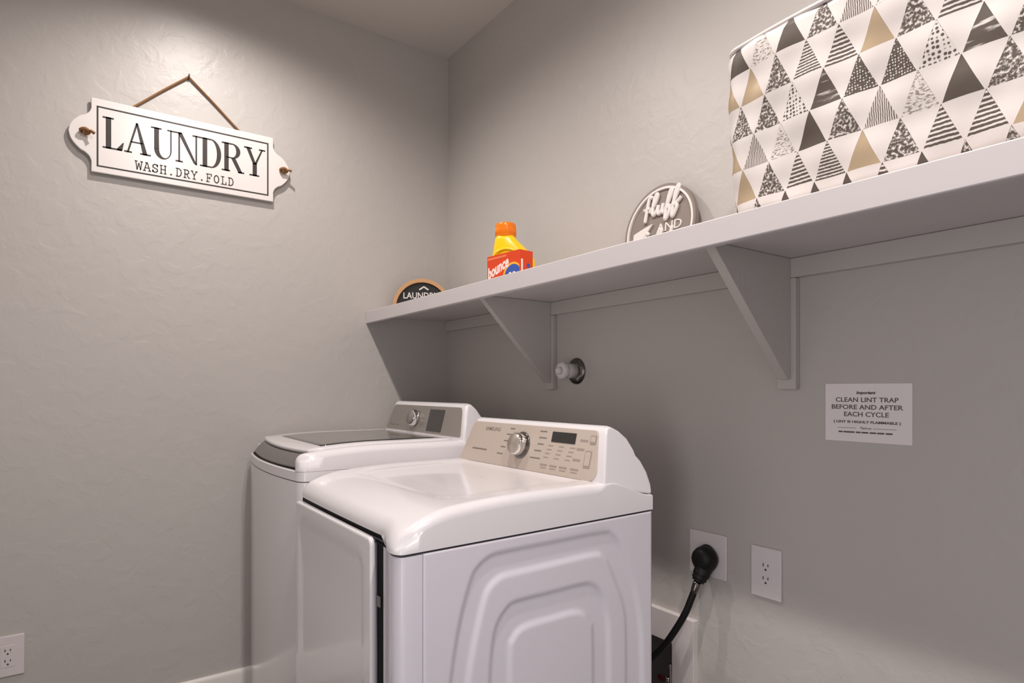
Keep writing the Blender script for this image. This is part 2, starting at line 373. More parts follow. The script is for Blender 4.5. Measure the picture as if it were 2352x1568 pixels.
MB().rings(lathe_rings([(.038, .0024), (.038, .005), (.036, .0065), (.030, .007)], lambda a, b, h: face(kx+a, kt+b, h))).build('knob_ring', M['nickel'], DR, smooth=True)  # darker metal stands in for the dark reflection in a chrome ring
kn = MB().rings(lathe_rings([(.030, .006), (.0305, .008), (.032, .013), (.031, .026), (.0295, .030), (.027, .0315), (.02, .0317), (.001, .0317)], lambda a, b, h: face(kx+a, kt+b, h))).build('cycle_knob', M['chrome'], DR, smooth=True)
MB().rings(lathe_rings([(.0285, .0305), (.0280, .0322), (.001, .0326)], lambda a, b, h: face(kx+a, kt+b, h))).build('knob_cap', M['knob'], kn, smooth=True)
mb = MB(); mb.prism(rrect(.465, .560, tface(1.058), tface(1.085), .001, 2), .0018, .0034, face).build('display', M['display'], DR)
text('brand_lettering', 'SAMSUNG', .011, M['print'], panel, lambda u, v, d: face(.178+u, tface(1.072)+v, .0021+d), width=.080, depth=.0004, bold=.012)
def dash(x, z, wd, h, m): MB().prism([(x-wd/2, tface(z)-h/2), (x+wd/2, tface(z)-h/2), (x+wd/2, tface(z)+h/2), (x-wd/2, tface(z)+h/2)], .0021, .0026, face).build('marking', m, panel)
dash(.124, 1.014, .082, .0042, M['print'])
for x, z, wd in ((.280, 1.083, .022), (.270, 1.066, .030), (.258, 1.047, .022), (.248, 1.029, .024), (.238, 1.009, .030), (.425, 1.083, .030), (.426, 1.066, .032), (.421, 1.049, .026), (.414, 1.031, .030), (.408, 1.011, .044)): dash(x, z, wd, .0034, M['print'])
for i, x in enumerate((.466, .510, .554)):
    for j in range(4): dash(x-.004*j, 1.048-.0105*j, .020, .003, M['print_soft'])
for x in (.450, .490, .530, .574): dash(x, .9965, .030, .005, M['print_soft']); dash(x, .989, .024, .003, M['print_soft'])
for x, z in ((.592, 1.069), (.584, 1.047), (.576, 1.020)): dash(x, z, .028, .006, M['print_soft'])
for (x0, x1, z0, z1) in ((.614, .636, 1.062, 1.084), (.604, .628, 1.004, 1.046)):
    bt_ = MB().prism(rrect(x0, x1, tface(z0), tface(z1), .003, 3), .0018, .0034, face).build('push_button', M['print_soft'], DR, bevel=.0008, seg=2)
    MB().prism(rrect(x0+.003, x1-.003, tface(z0)+.006, tface(z1)-.003, .002, 3), .0032, .0040, face).build('button_face', M['console_d'], bt_)
for x in (.06, W-.06):
    for y in (-.08, -D+.08): MB().rings(lathe_rings([(.022, 0), (.022, .022)], lambda a, b, h, x=x, y=y: (x+a, y+b, h), 20)).build('foot', M['black'], DR)

# ---------- washer
WA = empty('washing_machine', (.059, -.2126, 0), R(-1.2))
tag(WA, 'white top-load washer with smoked glass lid, in the corner beside the left wall', 'washing machine')
DW = .668; SW = .928
def wfront(x): return -DW-.030*(1-((x-W/2)/(W/2))**2)+rounded_drop(x, 0, W, .03, .022)
lp = plan_loop(0, W, -.001, wfront)
MB().rings([[(x, y, .02) for x, y in lp], [(x, y, SW) for x, y in lp]]).build('cabinet', M['enamel'], WA)
o2 = inset(lp, .0025)
MB().rings([[(x, y, SW) for x, y in o2], [(x, y, SW+.003) for x, y in o2]]).build('top_seam', M['seam'], WA)
MB().rings([[(x, y, SW+.003) for x, y in lp], [(x, y, SW+.030) for x, y in lp], [(x, y, SW+.0325) for x, y in inset(lp, .0025)], [(x, y, SW+.0325) for x, y in inset(lp, .018)]]).build('front_band', M['enamel'], WA, smooth=False, bevel=0)
zw = lambda x, y: 1.027-.022*max(0, (-y-.40)/.29)**2.0
LX0, LX1 = .008, W-.046                                # lid between the side rails
def wnotch(x): return .060*sstep(LX0-.012, LX0+.004, x)*(1-sstep(LX1-.004, LX1+.012, x))
moulded_top('top_frame', -.0005, W+.0005, -.0005, lambda x: wfront(x)-.001+wnotch(x), lambda x, y: SW+.0315 if y < -.45 else SW+.003, zw, lambda x, y: .022, WA, M['enamel'], nx=40)
def curved_plate(x0, x1, yb, foff, zoff, th, m, name, parent, n=30, bev=.004):
    pts = []
    top_e = [(x0+(x1-x0)*i/n) for i in range(n+1)]
    pts += [(x, wfront(x)+foff) for x in top_e]
    pts += [(x1, wfront(x1)+foff+(yb-wfront(x1)-foff)*j/10) for j in range(1, 11)]
    pts += [(x1+(x0-x1)*j/10, yb) for j in range(1, 11)]
    pts += [(x0, yb+(wfront(x0)+foff-yb)*j/10) for j in range(1, 10)]
    rg = [[(x, y, zw(x, y)+zoff-th) for x, y in pts], [(x, y, zw(x, y)+zoff-bev) for x, y in pts]]
    q = inset(pts, bev*.3); rg.append([(x, y, zw(x, y)+zoff-bev*.3) for x, y in q])
    q = inset(pts, bev); rg.append([(x, y, zw(x, y)+zoff) for x, y in q])
    cx, cy = (x0+x1)/2, (yb+wfront((x0+x1)/2))/2
    for s in (.8, .6, .4, .2, .02): rg.append([(cx+(x-cx)*s, cy+(y-cy)*s, zw(cx+(x-cx)*s, cy+(y-cy)*s)+zoff) for x, y in q])
    return MB().rings(rg).build(name, m, parent, smooth=True)
lid = curved_plate(LX0+.006, LX1-.006, -.145, .048, .004, .010, M['enamel'], 'lid', WA)
gx0, gx1, gyb = .092, W-.100, -.172
nx_, ny_ = 12, 16; vs = []
for i in range(nx_+1):
    for j in range(ny_+1):
        x = gx0+(gx1-gx0)*i/nx_; yf = -DW-.024+.112; y = yf+(gyb-yf)*j/ny_; vs.append((x, y, zw(x, y)+.0046))
nv = len(vs); vs += [(a, b, c-.003) for a, b, c in vs]
fs = [(i*(ny_+1)+j, (i+1)*(ny_+1)+j, (i+1)*(ny_+1)+j+1, i*(ny_+1)+j+1) for i in range(nx_) for j in range(ny_)]
rim = [i*(ny_+1) for i in range(nx_+1)]+[nx_*(ny_+1)+j for j in range(1, ny_+1)]+[i*(ny_+1)+ny_ for i in range(nx_-1, -1, -1)]+[j for j in range(ny_-1, 0, -1)]
fs += [(rim[i], rim[(i+1) % len(rim)], nv+rim[(i+1) % len(rim)], nv+rim[i]) for i in range(len(rim))]
mk('lid_glass', vs, fs, M['glass'], lid, smooth=True)
# grey handle strip under the lid's front edge and a dark strip for the shade in the grip below it
def strip(name, x0, x1, prof, m, parent, n=28):
    rg = []
    for i in range(n+1):
        x = x0+(x1-x0)*i/n; rg.append([(x, wfront(x)+a, b if b > .5 else zw(x, wfront(x))+b) for a, b in prof])
    return MB().rings(rg).build(name, m, parent, smooth=False, bevel=.002, seg=2)
strip('lid_handle', LX0+.004, LX1-.004, [(.064, -.004), (.049, -.004), (.030, -.018), (.014, -.038), (.014, -.043), (.064, -.043)], M['handle'], lid)
strip('grip_recess', LX0+.004, LX1-.004, [(.062, -.0435), (.017, -.0435), (.007, .9615), (.062, .9615)], M['gap'], WA)  # recess shade put into the strip's dark colour
# console
cons = [(-.126, 1.008), (-.130, 1.030), (-.105, 1.128), (-.100, 1.142), (-.089, 1.149), (-.076, 1.145), (-.058, 1.128), (-.038, 1.095), (-.020, 1.05), (-.008, .99), (-.002, .95), (-.110, .95)]
MB().prism(cons, .001, W-.001, lambda u, v, d: (taper(d, v, 1.02, 1.149, .038, .046), u, v)).build('console', M['enamel'], WA, bevel=.012, seg=5, angle=60)
wa = Vector((0, -.1315, 1.026)); wb = Vector((0, -.1015, 1.140)); wu = (wb-wa).normalized(); wn = Vector((0, -wu.z, wu.y)); WL = (wb-wa).length
def wface(s, t, d): p = wa+wu*t+wn*d; return (s, p.y, p.z)
def wt(z): return (z-1.026)/wu.z
def twface(s_, t, d): q = wface(s_, t, d); return (taper(s_, q[2], 1.02, 1.149, .038, .046), q[1], q[2])
wp = MB().prism(rrect(.014, W-.022, .008, WL-.006, [.010, .018, .020, .012], 6), -.004, .002, twface).build('control_panel', M['console_w'], WA, bevel=.001, seg=2)
kx2, kt2 = .284, wt(1.084)
wk = MB().rings(lathe_rings([(.033, .001), (.0335, .010), (.031, .022), (.029, .026), (.024, .0275), (.001, .0278)], lambda a, b, h: wface(kx2+a, kt2+b, h))).build('cycle_knob', M['chrome'], WA, smooth=True)
MB().rings(lathe_rings([(.0275, .0268), (.0265, .0284), (.001, .0286)], lambda a, b, h: wface(kx2+a, kt2+b, h))).build('knob_cap', M['console_w'], wk, smooth=True)
MB().prism(rrect(.395, .512, wt(1.042), wt(1.122), .002, 3), .0016, .0032, wface).build('display', M['display_w'], WA)
for x, wd in ((.075, .05), (.125, .03)): MB().prism([(x-wd/2, wt(1.05)), (x+wd/2, wt(1.05)), (x+wd/2, wt(1.055)), (x-wd/2, wt(1.055))], .0019, .0024, wface).build('marking', M['print'], wp)
for x in (.06, W-.06):
    for y in (-.08, -DW+.08): MB().rings(lathe_rings([(.022, 0), (.022, .022)], lambda a, b, h, x=x, y=y: (x+a, y+b, h), 20)).build('foot', M['black'], WA)

# ------------------------------------------------------------------ hanging LAUNDRY sign on the left wall
SC = (-1.0855, 2.055)                                  # centre in y, z
sg = empty('hanging_sign', (0, SC[0], SC[1])); tag(sg, 'white enamel LAUNDRY sign with scalloped ends hanging by twine on the left wall', 'sign')
half = [(.2945, .125), (.2945, .088), (.3005, .074), (.312, .063), (.325, .056), (.341, .040), (.352, .022), (.357, 0)]
right = smooth_path([(*p, 0) for p in half[1:]], 4); right = [half[0]]+[(p.x, p.y) for p in right]
right = right+[(u, -v) for u, v in reversed(right[:-1])]
outl = right[::-1]+[(-u, v) for u, v in right]
SX = .010                                              # back of board off the wall
def sfn(u, v, d): return (SX+d, u, v)
board = MB().prism(outl, 0, .009, sfn).build('board', M['sign'], sg, bevel=.003, seg=3, angle=50)
mb = MB(); bx0, bx1, bz0, bz1, bw = -.279, .276, -.105, .100, .0052
for a, b, c, e in ((bx0, bx1, bz1-bw, bz1), (bx0, bx1, bz0, bz0+bw), (bx0, bx0+bw, bz0+bw, bz1-bw), (bx1-bw, bx1, bz0+bw, bz1-bw)): mb.prism([(a, c), (b, c), (b, e), (a, e)], .0088, .0094, sfn)
mb.build('border', M['ink'], board)
def serif_letters():
    st, th, sl = .19, .06, .05
    q = lambda *p: list(p)
    box4 = lambda x0, x1, z0, z1: [(x0, z0), (x1, z0), (x1, z1), (x0, z1)]
    def arc(cx, cz, ro, rzo, ri, rzi, cxi, a0, a1, n=14):
        res = []
        for i in range(n):
            a, b = R(a0+(a1-a0)*i/n), R(a0+(a1-a0)*(i+1)/n)
            res.append([(cx+ro*math.cos(a), cz+rzo*math.sin(a)), (cx+ro*math.cos(b), cz+rzo*math.sin(b)), (cxi+ri*math.cos(b), cz+rzi*math.sin(b)), (cxi+ri*math.cos(a), cz+rzi*math.sin(a))])
        return res
    L = [box4(.11, .11+st, 0, 1), box4(0, .39, 1-sl, 1), box4(0, .68, 0, sl), [(.69, 0), (.75, .27), (.715, .27), (.50, sl), (.5, 0)]]
    A = [[(.09, 0), (.16, 0), (.50, .97), (.43, 1)], [(.42, 1), (.50, 1), (.86, 0), (.68, 0)], box4(.24, .68, .34, .385), box4(0, .28, 0, sl), box4(.58, .98, 0, sl)]
    U = [box4(.12, .12+st, .30, 1), box4(0, .41, 1-sl, 1), box4(.735, .79, .30, 1), box4(.62, .92, 1-sl, 1)]+arc(.455, .31, .335, .33, .215, .275, .525, 180, 360)
    N = [box4(.13, .195, 0, 1), box4(.81, .875, 0, 1), [(.10, 1), (.27, 1), (.87, 0), (.82, 0), (.74, .04)], box4(0, .26, 1-sl, 1), box4(.02, .31, 0, sl), box4(.69, .99, 1-sl, 1)]
    Dd = [box4(.11, .11+st, 0, 1), box4(0, .45, 1-sl, 1), box4(0, .45, 0, sl)]+arc(.45, .5, .43, .5, .25, .458, .45, -90, 90, 20)
    Rr = [box4(.11, .11+st, 0, 1), box4(0, .36, 0, sl), box4(0, .45, 1-sl, 1), box4(.2, .45, .47, .51)]+arc(.45, .735, .35, .265, .17, .225, .45, -90, 90, 16)+[[(.40, .48), (.58, .50), (.90, 0), (.72, 0)], box4(.70, .97, 0, sl)]
    Yy = [[(.08, 1), (.25, 1), (.54, .42), (.40, .42)], [(.78, 1), (.85, 1), (.55, .42), (.47, .45)], box4(.38, .38+st, 0, .47), box4(.24, .68, 0, sl), box4(0, .36, 1-sl, 1), box4(.66, .95, 1-sl, 1)]
    return [(L, .76), (A, .98), (U, .92), (N, .99), (Dd, .90), (Rr, .96), (Yy, .95)]
LT = serif_letters(); tot = sum(a[1] for a in LT)+.0*6; wid = .526; kx_ = wid/tot; hh = .107
mb = MB(); x = -.262
for polys, adv in LT:
    for p in polys: mb.prism([(x+a*kx_, -.038+b*hh) for a, b in p], .0088, .0096, sfn)
    x += adv*kx_
mb.build('large_lettering', M['ink'], board)
# slab typewriter letters from strokes
G = {'W': [[(0, 1), (.22, 0), (.5, .75), (.78, 0), (1, 1)], [(-.1, 1), (.22, 1)], [(.78, 1), (1.1, 1)]],
     'A': [[(.02, 0), (.45, 1), (.55, 1), (.98, 0)], [(.2, .36), (.8, .36)], [(-.1, 0), (.25, 0)], [(.75, 0), (1.1, 0)], [(.25, 1), (.5, 1)]],
     'S': [[(.88, .72), (.88, .95), (.84, .8), (.65, .98), (.35, .98), (.12, .82), (.15, .6), (.5, .5), (.85, .4), (.9, .18), (.65, .02), (.35, .02), (.12, .2), (.1, .03), (.1, .28)]],
     'H': [[(.15, 0), (.15, 1)], [(.85, 0), (.85, 1)], [(.15, .5), (.85, .5)], [(0, 0), (.35, 0)], [(.65, 0), (1, 0)], [(0, 1), (.35, 1)], [(.65, 1), (1, 1)]],
     '.': [[(.42, .02), (.58, .02)], [(.42, .09), (.58, .09)]],
     'D': [[(.0, 0), (.5, 0), (.8, .15), (.92, .5), (.8, .85), (.5, 1), (0, 1)], [(.2, 0), (.2, 1)]],
     'R': [[(0, 1), (.6, 1), (.85, .88), (.85, .62), (.6, .48), (.2, .48)], [(.2, 0), (.2, 1)], [(0, 0), (.4, 0)], [(.5, .48), (.85, 0), (1.05, 0)]],
     'Y': [[(.08, 1), (.5, .48), (.92, 1)], [(.5, 0), (.5, .48)], [(.28, 0), (.72, 0)], [(-.05, 1), (.25, 1)], [(.75, 1), (1.05, 1)]],
     'F': [[(.2, 0), (.2, 1)], [(0, 1), (.9, 1), (.9, .75)], [(.2, .5), (.6, .5)], [(.6, .38), (.6, .62)], [(0, 0), (.5, 0)]],
     'O': [[(.5+.42*math.cos(R(a)), .5+.49*math.sin(R(a))) for a in range(0, 361, 30)]],
     'L': [[(.3, 0), (.3, 1)], [(.05, 1), (.55, 1)], [(.05, 0), (.92, 0), (.92, .3)]]}
mb = MB(); word = 'WASH.DRY.FOLD'; pit = .322/len(word); x = -.166
for ch in word:
    for s_ in G[ch]: stroke_solid(mb, [(x+a*pit*.74, -.0905+b*.028) for a, b in s_], .0037, .0088, .0095, sfn)
    x += pit
mb.build('small_lettering', M['ink2'], board)
# twine with a knot at each end
apx = (.010, 0, .283)
for s_, kyy in ((-1, -.311), (1, .331)):
    MB().tube(smooth_path([(.008, 0, .2825), (.007, s_*.085, .208), (.006, s_*.1665, .133), (.005, s_*.255, .06), (.005, kyy-s_*.004, .0)], 5), .0036, 8).build('twine', M['rope'], sg, smooth=True)
    a = (SX+.016, kyy, 0)
    kb = MB().tube(smooth_path([(SX+.006, kyy-.006, .003), (SX+.022, kyy-.012, .004), (SX+.028, kyy+.000, .008), (SX+.024, kyy+.011, .001), (SX+.018, kyy+.002, -.006), (SX+.022, kyy-.008, -.002)], 5), .0056, 10)
    kb.tube(smooth_path([(SX+.022, kyy, 0), (SX+.030, kyy+.014, .003), (SX+.036, kyy+.024, .0 if s_ > 0 else -.004)], 5), [.0046]*10+[.0058], 8)
    kb.build('knot', M['rope'], sg, smooth=True)
hk = MB().tube([(0, -1.0855, 2.332), (.012, -1.0855, 2.334), (.018, -1.0855, 2.336), (.0185, -1.0855, 2.343)], .0028, 8).build('wall_hook', M['hook'], smooth=True)
tag(hk, 'small grey nail hook holding the twine of the LAUNDRY sign', 'hook')

# ------------------------------------------------------------------ round black sign with wood rim
nrm = Vector((.86, -.51, 0)).normalized(); tx = Vector((-nrm.y, nrm.x, 0))   # tx points to the viewer's right
RC = Vector((.106, -.190, ST)); rr_, zc = .127, .020
rs = empty('round_sign', RC); tag(rs, 'round black sign with pale wood rim at the left end of the shelf', 'sign')
def rfn(u, v, d): p = tx*u+nrm*d; return (p.x, p.y, v)
a0 = math.asin(-zc/rr_)
def disc(r, lo=0.0): 
    a0 = math.asin(max(-1, (lo-zc)/r)); a1 = math.pi-a0
    return [(r*math.cos(a0+(a1-a0)*i/60), zc+r*math.sin(a0+(a1-a0)*i/60)) for i in range(61)]
MB().prism(disc(rr_-.013, .002), -.004, .006, rfn).build('face_board', M['blackboard'], rs)
mb = MB(); o_, i_ = disc(rr_), disc(rr_-.0165); rg = []
for (a, b), (c, e) in zip(o_, i_): rg.append([rfn(a, b, -.006), rfn(a, b, .016), rfn(c, e, .016), rfn(c, e, -.006)])
mb.rings(rg).build('wood_rim', M['wood'], rs, bevel=.0015, seg=2)
text('lettering', 'LAUNDRY', .026, M['letter_white'], rs, lambda u, v, d: rfn(u-.004, v+.062, .006+d), width=.152, bold=.014)
mb = MB(); stroke_solid(mb, [(-.010, .101), (.008, .113), (.026, .101)], .006, .0058, .0068, rfn); mb.build('roof_mark', M['letter_white'], rs)
mb = MB(); stroke_solid(mb, [(-.088, .040), (.088, .040)], .005, .0058, .0066, rfn); mb.build('rule_mark', M['letter_white'], rs)

# ------------------------------------------------------------------ detergent bottle and dryer sheet box
BL = (.812, -.235)
bt = empty('detergent_bottle', (BL[0], BL[1], ST)); tag(bt, 'yellow detergent bottle with orange cap behind the orange red carton', 'bottle')
def bsec(z, xl, xr, dy, n=40):
    cx, rx = (xl+xr)/2, (xr-xl)/2; pw = .72; out = []
    for j in range(n):
        a = 2*math.pi*j/n; c, s = math.cos(a), math.sin(a)
        out.append((cx+rx*math.copysign(abs(c)**pw, c), dy*math.copysign(abs(s)**pw, s), z))
    return out
tb = (Vector((.577, .817, 0)), Vector((.817, -.577, 0)))   # bottle turned with its broad face to the room
brz = R(48)
secs = [(0, -.050, .098, .036), (.004, -.054, .103, .040), (.06, -.053, .106, .042), (.10, -.048, .100, .042), (.125, -.044, .084, .041), (.142, -.041, .067, .040), (.155, -.039, .054, .039), (.166, -.037, .043, .037), (.174, -.035, .037, .036), (.178, -.033, .034, .033), (.182, -.031, .031, .031)]
rg = [bsec(*q) for q in secs]
body = MB().rings(rg).build('body', M['bottle'], bt, smooth=True); body.rotation_euler = (0, 0, brz)
# curved label ridge seen on the shoulder
mb = MB(); pts = [(-.042, -.034, .085), (-.034, -.041, .112), (-.016, -.043, .128), (.010, -.0425, .133), (.038, -.0415, .125), (.058, -.041, .104), (.070, -.041, .08)]
mb.tube(smooth_path(pts, 6), .0045, 8); rd = mb.build('shoulder_ridge', M['bottle'], bt, smooth=True); rd.rotation_euler = (0, 0, brz)
cp = lathe_rings([(.031, .178), (.0345, .180), (.035, .184), (.0345, .215), (.034, .222), (.0315, .2255), (.028, .2262), (.0275, .223), (.001, .2225)], lambda a, b, h: (a, b, h), 48)
cap = MB().rings(cp).build('cap', M['cap'], bt, smooth=True)
mb = MB()
for i in range(48):
    a = 2*math.pi*i/48; mb.tube([(.0348*math.cos(a), .0348*math.sin(a), .186), (.0345*math.cos(a), .0345*math.sin(a), .212)], .0009, 5)
mb.build('cap_ribs', M['cap'], cap, smooth=True)

bxr = R(6); bo = empty('carton', (.863, -.343, ST), bxr); tag(bo, 'orange red dryer sheet carton standing before the yellow bottle', 'box')
BW, BD, BH = .156, .055, .092
cb = box('carton_body', 0, BW, 0, BD, 0, BH, M['box'], bo, bevel=.0012, seg=2)
ff = lambda u, v, d: (u, -d, v)
sf = lambda u, v, d: (BW+d, u, v)
text('white_lettering', 'bounce', .034, M['boxwhite'], cb, lambda u, v, d: ff(u+.056, v+.034+.30*u, d), width=.100, depth=.0005, bold=.035)
def fan(cx, cz, r, a0, a1): return [(cx, cz)]+[(cx+r*math.cos(R(a0+(a1-a0)*i/24)), cz+r*math.sin(R(a0+(a1-a0)*i/24))) for i in range(25)]
clip = lambda P: [(max(.001, min(BW-.001, a)), max(.001, b)) for a, b in P]
MB().prism(clip(fan(.124, .012, .046, 0, 180)), -.0002, .0003, ff).build('yellow_burst', M['boxyel'], cb)
MB().prism(clip(fan(.126, .010, .041, 0, 180)), -.0001, .0006, ff).build('blue_disc', M['boxblue'], cb)
mb = MB()
for x in (.106, .124): mb.prism([(x, .004), (x+.010, .004), (x+.012, .028), (x+.002, .028)], .0003, .0009, ff)
mb.prism([(.122, .0), (.130, .0), (.130, .012), (.122, .012)], .0003, .0009, ff)
mb.build('white_strokes', M['boxwhite'], cb)
mb = MB(); mb.prism([(.004, .078), (.095, .079), (.095, .0855), (.004, .0855)], -.0001, .0005, ff); mb.build('peach_band', M['boxpeach'], cb)
mb = MB(); mb.prism([(.006, .006), (.013, .006), (.013, .064), (.006, .064)], -.0001, .0006, sf); mb.build('white_stripe', M['boxwhite'], cb)
MB().prism([(.030, .040), (.042, .040), (.042, .052), (.030, .052)], -.0001, .0006, sf).build('blue_mark', M['boxblue'], cb)

# ------------------------------------------------------------------ fluff AND fold round sign
FR = .131; fs_ = empty('round_plaque', (1.312, -.048, ST)); tag(fs_, 'taupe round plaque with raised white script leaning on the wall beside the bin', 'sign')
tilt = R(8)
def pf(u, v, d): return (u, -d*math.cos(tilt)+v*math.sin(tilt), v*math.cos(tilt)+d*math.sin(tilt)+.003)
circ = lambda r, n=72: [(r*math.cos(2*math.pi*i/n), FR+r*math.sin(2*math.pi*i/n)) for i in range(n)]
MB().prism(circ(FR-.002), 0, .008, pf).build('back_disc', M['taupe'], fs_)
mb = MB(); rg = []
for (a, b), (c, e) in zip(circ(FR), circ(FR-.008)): rg.append([pf(a, b, 0), pf(a, b, .014), pf(c, e, .014), pf(c, e, 0)])
rg.append(rg[0]); mb.rings(rg, cap0=False, cap1=False).build('outer_rim', M['taupe'], fs_)
mb = MB(); rg = []
for (a, b), (c, e) in zip(circ(FR-.008), circ(FR-.0145)): rg.append([pf(a, b, .004), pf(a, b, .0145), pf(c, e, .0145), pf(c, e, .004)])
rg.append(rg[0]); mb.rings(rg, cap0=False, cap1=False).build('white_ring', M['letter_white'], fs_)
def script(paths, ox, oz, k, r, name):
    mb = MB()
    for p in paths: mb.tube([pf(ox+q.x*k, oz+q.y*k, .013) for q in smooth_path([(*a, 0) for a in p], 6)], r, 8)
    return mb.build(name, M['letter_white'], fs_, smooth=True)
f_ = lambda x: [(x-.10, .10), (x+.12, .45), (x+.34, .95), (x+.30, 1.12), (x+.16, 1.0), (x+.10, .5), (x+.04, -.25), (x-.06, -.42), (x-.14, -.25), (x+.08, .12), (x+.30, .25)]
fl1 = [(.42, 1.02), (.30, 1.10), (.17, .95), (.10, .45), (.02, -.30)]; fx1 = [(-.12, .42), (.30, .46)]
ll = [(.30, .2), (.62, .62), (.78, 1.05), (.70, 1.18), (.56, .9), (.50, .3), (.58, .02), (.76, .15), (.90, .5)]
uu = [(.90, .5), (.88, .12), (1.0, .02), (1.16, .2), (1.22, .52), (1.18, .14), (1.28, .02), (1.40, .15)]
ff1 = [(1.40, .15), (1.66, .75), (1.78, 1.12), (1.68, 1.2), (1.54, .75), (1.44, -.05), (1.44, -.38), (1.56, -.3), (1.72, .1), (1.62, .32), (1.52, .2), (1.86, .3)]
ff2 = [(1.86, .3), (2.12, .85), (2.24, 1.22), (2.12, 1.28), (1.98, .8), (1.90, .0), (1.90, -.32), (2.02, -.25), (2.18, .15), (2.06, .36), (1.98, .24), (2.32, .5), (2.42, .62)]
script([fl1, fx1, ll, uu, ff1, ff2], -.056, .174, .054, .0058, 'fluff_script')
text('and_lettering', 'AND', .026, M['letter_white'], fs_, lambda u, v, d: pf(u+.036, v+.119, .0079+d), width=.090, depth=.003)
fo = [(.52, 1.05), (.38, 1.15), (.22, .95), (.12, .4), (.02, -.35)]; fox = [(-.1, .45), (.42, .5)]
oo = [(.62, .5), (.48, .42), (.42, .2), (.52, .02), (.70, .1), (.76, .32), (.64, .5), (.9, .42)]
lo = [(.86, .2), (1.14, .7), (1.28, 1.1), (1.18, 1.2), (1.04, .85), (.98, .25), (1.06, .02), (1.26, .15)]
dd = [(1.66, .44), (1.46, .46), (1.34, .22), (1.46, .02), (1.64, .15), (1.78, .7), (1.90, 1.2), (1.78, .7), (1.72, .15), (1.82, .02), (1.98, .15)]
script([fo, fox, oo, lo, dd], -.066, .052, .062, .0056, 'fold_script')
mb = MB(); mb.prism([(-.096, .092), (-.046, .100), (-.040, .128), (-.022, .150), (-.056, .142), (-.096, .130)], .0078, .016, pf)
mb.build('white_cloth_motif', M['letter_white'], fs_, bevel=.003, seg=2)

# ------------------------------------------------------------------ patterned fabric storage bin
bin_ = empty('storage_bin', (2.09, -.215, ST)); tag(bin_, 'white fabric storage bin printed with brown and gold triangles, on the shelf', 'storage bin')
def styl(name, dark=(88, 78, 70), base=(224, 216, 211), kind='S'):
    m, t, p = nt(name); L = t.links.new; N = t.nodes.new
    p.inputs['Roughness'].default_value = .7
    if kind in 'SGE':
        c = {'S': dark, 'G': (190, 168, 138), 'E': base}[kind]; p.inputs['Base Color'].default_value = lin(c)
        if kind == 'G': p.inputs['Roughness'].default_value = .42; p.inputs['Metallic'].default_value = .25
        if kind == 'S': p.inputs['Roughness'].default_value = .5
        return m
    uv = N('ShaderNodeUVMap'); uv.uv_map = 'UVMap'; mp = N('ShaderNodeMapping'); L(uv.outputs[0], mp.inputs[0])
    mix = N('ShaderNodeMix'); mix.data_type = 'RGBA'; mix.inputs[6].default_value = lin(base); mix.inputs[7].default_value = lin(dark)
    L(mix.outputs[2], p.inputs['Base Color'])
    def ramp(sock, lo, hi, inv=False):
        r = N('ShaderNodeValToRGB'); r.color_ramp.elements[0].position = lo; r.color_ramp.elements[1].position = hi
        if inv: r.color_ramp.elements[0].color = (1, 1, 1, 1); r.color_ramp.elements[1].color = (0, 0, 0, 1)
        L(sock, r.inputs[0]); L(r.outputs[0], mix.inputs[0])
    if kind in 'HZV':
        wv = N('ShaderNodeTexWave'); wv.wave_type = 'BANDS'; wv.bands_direction = 'X' if kind == 'V' else 'Y'
        wv.inputs['Scale'].default_value = {'H': 46, 'Z': 60, 'V': 95}[kind]; wv.inputs['Distortion'].default_value = {'H': 1.2, 'Z': 1.6, 'V': 2.5}[kind]
        wv.inputs['Detail'].default_value = 2; wv.inputs['Detail Scale'].default_value = {'H': 3.5, 'Z': 5, 'V': 1.2}[kind]
        L(mp.outputs[0], wv.inputs[0]); ramp(wv.outputs['Fac'], .30, .52)
    elif kind in 'DW':
        v = N('ShaderNodeTexVoronoi'); v.inputs['Scale'].default_value = 150 if kind == 'D' else 230; v.inputs['Randomness'].default_value = .35
        L(mp.outputs[0], v.inputs[0]); ramp(v.outputs['Distance'], .30, .42, inv=(kind == 'D'))
        if kind == 'W':
            for nd in t.nodes:
                if nd.type == 'VALTORGB': nd.color_ramp.elements[0].position = .22; nd.color_ramp.elements[1].position = .36
    else:
        n = N('ShaderNodeTexNoise'); n.inputs['Detail'].default_value = 6
        sc, st = {'T': (210, (1, 1, 1)), 'L': (260, (.6, 1.3, 1)), 'B': (60, (.35, 1.9, 1))}[kind]
        n.inputs['Scale'].default_value = sc; mp.inputs['Scale'].default_value = st; L(mp.outputs[0], n.inputs[0])
        ramp(n.outputs['Fac'], *{'T': (.38, .52), 'L': (.50, .58), 'B': (.36, .46)}[kind])
    return m
ST_ = ['E', 'S', 'G', 'H', 'Z', 'D', 'W', 'T', 'V', 'L', 'B']
PITCH_H, V0, TOPV = .0603, -.0273, .326
bx_w, bx_d, cr_ = .622, .305, .03
x0b, y0b = 1.768-2.09, -.370+.215                        # local left and front of the bin
per = 2*(bx_w+bx_d)-8*cr_+2*math.pi*cr_; NT = round(per/.0562); PB = per/NT
segs = [('f', bx_w-2*cr_), ('c', math.pi/2*cr_), ('r', bx_d-2*cr_), ('c', math.pi/2*cr_), ('b', bx_w-2*cr_), ('c', math.pi/2*cr_), ('l', bx_d-2*cr_), ('c', math.pi/2*cr_)]
